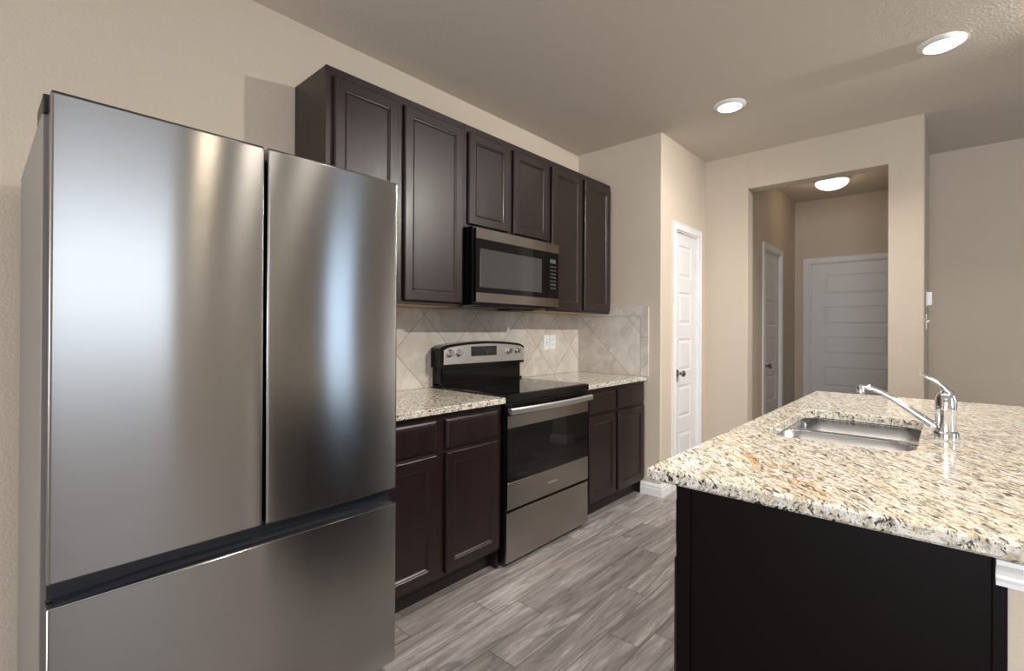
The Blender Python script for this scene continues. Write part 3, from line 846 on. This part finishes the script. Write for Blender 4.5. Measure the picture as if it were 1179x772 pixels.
# granite island slab with the sink cut-out
b = bmesh.new()
hole = rrect(HX0, HX1, HY0, HY1, HR)
outer = [(IX0, IY0), (IX1, IY0), (IX1, IY1), (IX0, IY1)]
def ring_at(pts, z): return [b.verts.new((p[0], p[1], z)) for p in pts]
r_e = .006
def inset(pts, d):
    cx = (IX0+IX1)/2; cy = (IY0+IY1)/2
    return [(p[0]+(d if p[0] < cx else -d), p[1]+(d if p[1] < cy else -d)) for p in pts]
zt, zb = IZ, IZ-.032
o_rows = [ring_at(inset(outer, r_e), zb), ring_at(outer, zb+r_e), ring_at(outer, zt-r_e), ring_at(inset(outer, r_e*.3), zt-r_e*.3), ring_at(inset(outer, r_e), zt)]
for A, B in zip(o_rows, o_rows[1:]):
    for i in range(4): b.faces.new((A[i], A[(i+1) % 4], B[(i+1) % 4], B[i]))
h2 = rrect(HX0-.003, HX1+.003, HY0-.003, HY1+.003, HR+.003)
h_rows = [ring_at(h2, zt), ring_at(hole, zt-.003), ring_at(hole, zb)]
nh = len(hole)
for A, B in zip(h_rows, h_rows[1:]):
    for i in range(nh): b.faces.new((A[i], A[(i+1) % nh], B[(i+1) % nh], B[i]))
def fill(outer_v, inner_v):
    es = []
    for vs in (outer_v, inner_v):
        for i in range(len(vs)):
            e = b.edges.get((vs[i], vs[(i+1) % len(vs)])) or b.edges.new((vs[i], vs[(i+1) % len(vs)]))
            es.append(e)
    bmesh.ops.triangle_fill(b, use_beauty=True, use_dissolve=False, edges=es)
fill(o_rows[-1], h_rows[0]); fill(o_rows[0], h_rows[-1])
mb = MB(); mb.b.free(); mb.b = b
o = mb.build('island_worktop', 'granite')
tag(o, 'large speckled cream granite slab on the dark kitchen island', 'worktop')

# undermount double sink
t = thing('kitchen_sink', 'stainless steel double bowl sink set into the island granite', 'sink', ((HX0+HX1)/2, (HY0+HY1)/2, .67))
ZS = IZ-.0335
DIV0, DIV1 = 2.085, 2.108
def bowl(y0, y1, nm, lab):
    b = MB(); rr = .07
    X0, X1_ = HX0-.006, HX1+.006
    rows = []
    for ins, z, r in ((0, ZS-.001, rr), (.003, ZS-.004, rr), (.010, ZS-.15, rr), (.020, ZS-.178, rr), (.045, ZS-.192, rr*.8), (.10, ZS-.196, .02)):
        rows.append([b.b.verts.new((p[0], p[1], z)) for p in rrect(X0+ins, X1_-ins, y0+ins, y1-ins, max(r-ins*.3, .01))])
    for A, B in zip(rows, rows[1:]):
        for i in range(len(A)): b.b.faces.new((A[i], A[(i+1) % len(A)], B[(i+1) % len(A)], B[i]))
    b.b.faces.new(rows[-1])
    o = b.build(nm, 'steel_sink', t, smooth=True, label=lab)
    md = o.modifiers.new('thick', 'SOLIDIFY'); md.thickness = .0012; md.offset = 1
    d = MB().lathe([(.042, 0), (.042, .002), (.034, .003), (.030, 0.0015), (.008, .0012)], ((X0+X1_)/2, (y0+y1)/2, ZS-.1955), 'z', 28)
    d.build('drain', 'chrome', o)
    return o
bowl(HY0-.006, DIV0, 'bowl', 'nearer bowl'); bowl(DIV1, HY1+.006, 'bowl', 'farther bowl')
fl = MB(); b = fl.b
# rim flange with two openings
X0, X1_ = HX0-.006, HX1+.006
oo = [b.verts.new((p[0], p[1], ZS)) for p in ((X0-.022, HY0-.03), (X1_+.022, HY0-.03), (X1_+.022, HY1+.03), (X0-.022, HY1+.03))]
a1 = [b.verts.new((p[0], p[1], ZS)) for p in rrect(X0, X1_, HY0-.006, DIV0, .07)]
a2 = [b.verts.new((p[0], p[1], ZS)) for p in rrect(X0, X1_, DIV1, HY1+.006, .07)]
es = []
for vs in (oo, a1, a2):
    for i in range(len(vs)): es.append(b.edges.new((vs[i], vs[(i+1) % len(vs)])))
bmesh.ops.triangle_fill(b, use_beauty=True, use_dissolve=False, edges=es)
fl.build('rim', 'steel_sink', t)

# faucet
FXp, FYp = 2.342, 2.010
t = thing('kitchen_faucet', 'chrome single lever faucet standing behind the island sink', 'faucet', (FXp, FYp, IZ))
MB().lathe([(.0315, .0005), (.0325, .006), (.0325, .026), (.0300, .030), (.0265, .033), (.0262, .092), (.0270, .094), (.0270, .110), (.0262, .112), (.0250, .128), (.021, .142), (.013, .152), (.002, .156)], (FXp, FYp, IZ), 'z', 32).build('faucet_body', 'chrome', t, smooth=True)
sp = [(FXp-.012, FYp, IZ+.036), (FXp-.030, FYp, IZ+.046), (FXp-.060, FYp, IZ+.068), (FXp-.095, FYp, IZ+.094), (FXp-.130, FYp, IZ+.119), (FXp-.160, FYp, IZ+.137), (FXp-.185, FYp, IZ+.147), (FXp-.205, FYp, IZ+.150), (FXp-.218, FYp, IZ+.149)]
MB().tube(sp, [.0125, .0120, .0110, .0100, .0092, .0088, .0086, .0088, .0092], 18).build('spout', 'chrome', t, smooth=True)
MB().lathe([(.0095, .010), (.0118, .007), (.0118, -.012), (.009, -.014)], (FXp-.214, FYp, IZ+.142), 'z', 20).build('aerator', 'chrome', t, smooth=True)
lv = [(FXp+.014, FYp, IZ+.108), (FXp+.015, FYp, IZ+.128), (FXp+.008, FYp, IZ+.150), (FXp-.006, FYp, IZ+.168), (FXp-.024, FYp, IZ+.182), (FXp-.042, FYp, IZ+.193), (FXp-.056, FYp, IZ+.201), (FXp-.062, FYp, IZ+.204)]
MB().tube(lv, [(.013, .016), (.013, .016), (.011, .014), (.0075, .0115), (.006, .010), (.0055, .0095), (.0055, .009), (.003, .005)], 16).build('lever', 'chrome', t, smooth=True)

# ------------------------------------------------------------------ outlets, switches, thermostat
def wallplate(name, label, cat, y, z, kind):
    t = thing(name, label, cat, (.0105, y, z))
    MB().rings(FX(.0103), y-.036, y+.036, z-.058, z+.058, [(0, 0), (0, .002), (.004, .005), (.006, .0052)]).build('cover_plate', 'plastic_white', t)
    if kind == 'duplex':
        for s_ in (-1, 1):
            o = MB().lathe([(.0165, 0), (.0165, .0015)], (.0156, y, z+s_*.0195), 'x', 24).build('socket', 'plastic_white', t)
            m_ = MB().box(.0172, .0176, y-.007, y-.0048, z+s_*.0195-.002, z+s_*.0195+.007).box(.0172, .0176, y+.0048, y+.007, z+s_*.0195-.002, z+s_*.0195+.006)
            m_.build('slots', 'dark_slot', o)
    else:
        o = MB().box(.0156, .0175, y-.0165, y+.0165, z-.033, z+.033, .0008, 1).build('socket_face', 'plastic_white', t)
        for s_ in (-1, 1):
            MB().box(.01755, .0179, y-.007, y-.0048, z+s_*.021-.003, z+s_*.021+.005).box(.01755, .0179, y+.0048, y+.007, z+s_*.021-.003, z+s_*.021+.004).build('slots', 'dark_slot', o)
        MB().box(.01755, .0184, y-.006, y+.006, z-.005, z+.005).build('test_button', 'grey_line', o)
wallplate('power_outlet', 'white rectangular-faced outlet, left one of the pair on the tile backsplash', 'outlet', 2.998, 1.150, 'decor')
wallplate('power_outlet', 'white two-socket outlet, right one of the pair on the tile backsplash', 'outlet', 3.078, 1.150, 'duplex')

t = thing('thermostat', 'small white thermostat box on the side of the wall column', 'thermostat', (XC, 4.72, 1.49))
MB().box(XC+.0005, XC+.004, 4.662, 4.778, 1.435, 1.545).build('mounting_plate', 'plastic_white', t)
MB().box(XC+.004, XC+.034, 4.668, 4.772, 1.440, 1.540, .004, 3).build('housing', 'plastic_white', t)
MB().box(XC+.0342, XC+.0346, 4.695, 4.745, 1.490, 1.522).build('screen', 'grey_line', t)
t = thing('light_switch', 'white toggle light switch below the thermostat', 'switch', (XC, 4.66, 1.32))
MB().rings(FX(XC+.0005), 4.602, 4.718, 1.262, 1.378, [(0, 0), (0, .002), (.004, .005), (.006, .0052)]).build('cover_plate', 'plastic_white', t)
for yy in (4.637, 4.683):
    MB().prism([(XC+.005, 1.312), (XC+.005, 1.328), (XC+.020, 1.334), (XC+.020, 1.326)], 'y', yy-.004, yy+.004).build('toggle', 'plastic_white', t)

# ------------------------------------------------------------------ ceiling lights
def recessed(x, y, label, e=LAMP_W, lens='lens'):
    t = thing('recessed_light', label, 'ceiling light', (x, y, H), 'recessed ceiling lights')
    MB().lathe([(.098, -.0005), (.098, -.005), (.090, -.009), (.075, -.017), (.071, -.017), (.071, -.006)], (x, y, H), 'z', 40, caps=False).build('trim_ring', 'white', t, smooth=True)
    MB().lathe([(.0705, -.0015), (.0705, -.010), (.0699, -.0165), (.001, -.0175)], (x, y, H), 'z', 36).build('lens', lens, t)
    a = area('lamp', (0, 0, -.0195), (0, 0, 0), .135, .135, e, WARM, 'DISK', 2.3)
    a.parent = t
    return t
recessed(1.276, 3.325, 'smaller-looking round recessed ceiling light, nearer the pantry door', 3)
recessed(2.320, 3.325, 'larger-looking round recessed ceiling light, above the far end of the island')
recessed(1.276, 1.15, 'round recessed ceiling light over the aisle beside the refrigerator')
recessed(3.365, 1.15, 'round recessed ceiling light over the dining side behind the island', 12, 'lens_bright')
recessed(2.320, 1.15, 'round recessed ceiling light over the near end of the island', 8)

def dome(x, y, label, e, r=.15, col=WARM):
    t = thing('dome_light', label, 'ceiling light', (x, y, H))
    MB().lathe([(r*.98, -.0005), (r*.98, -.018), (r*.90, -.026)], (x, y, H), 'z', 40).build('base', 'nickel' if r > .2 else 'white', t, smooth=True)
    pr = [(r*.93*math.cos(a*PI/2/9), -.027-.072*math.sin(a*PI/2/9)) for a in range(0, 10)]
    pr[-1] = (.002, pr[-1][1])
    MB().lathe(pr, (x, y, H), 'z', 40).build('glass_shade', 'dome', t, smooth=True)
    d = bpy.data.lights.new('lamp', 'POINT'); d.energy = e; d.color = col; d.shadow_soft_size = .05
    o = bpy.data.objects.new('lamp', d); COL.objects.link(o); o.parent = t; o.location = (0, 0, -.16)
    return t
dome(1.50, 5.62, 'glowing frosted dome light on the hall ceiling', HALL_W, col=(1.0, .72, .45))
# spot and fixture added out of view to light the cabinet wall
def added_spot(x, y, label, e, aim):
    t = thing('added_spot_light', label, 'ceiling light', (x, y, H))
    MB().lathe([(.105, -.0005), (.105, -.004), (.080, -.016), (.076, -.006)], (x, y, H), 'z', 40, caps=False).build('trim_ring', 'white', t, smooth=True)
    dr = (Vector(aim)-Vector((x, y, H-.03))).normalized()
    MB().lathe([(.0755, -.0015), (.0755, -.008), (.001, -.009)], (x, y, H), 'z', 36).build('added_lamp_head', 'lens', t)
    d = bpy.data.lights.new('lamp', 'SPOT'); d.energy = e; d.color = (1.0, .95, .88); d.shadow_soft_size = .022
    d.spot_size = math.radians(94); d.spot_blend = .9
    o = bpy.data.objects.new('lamp', d); COL.objects.link(o); o.parent = t; o.location = (0, 0, -.035)
    o.rotation_mode = 'QUATERNION'; o.rotation_quaternion = dr.to_track_quat('-Z', 'Y')
    return t
added_spot(3.40, 3.30, 'added unseen spot light on the dining side, turned to the cabinets', ADDED_SPOT_W, (.0, 2.6, .9))
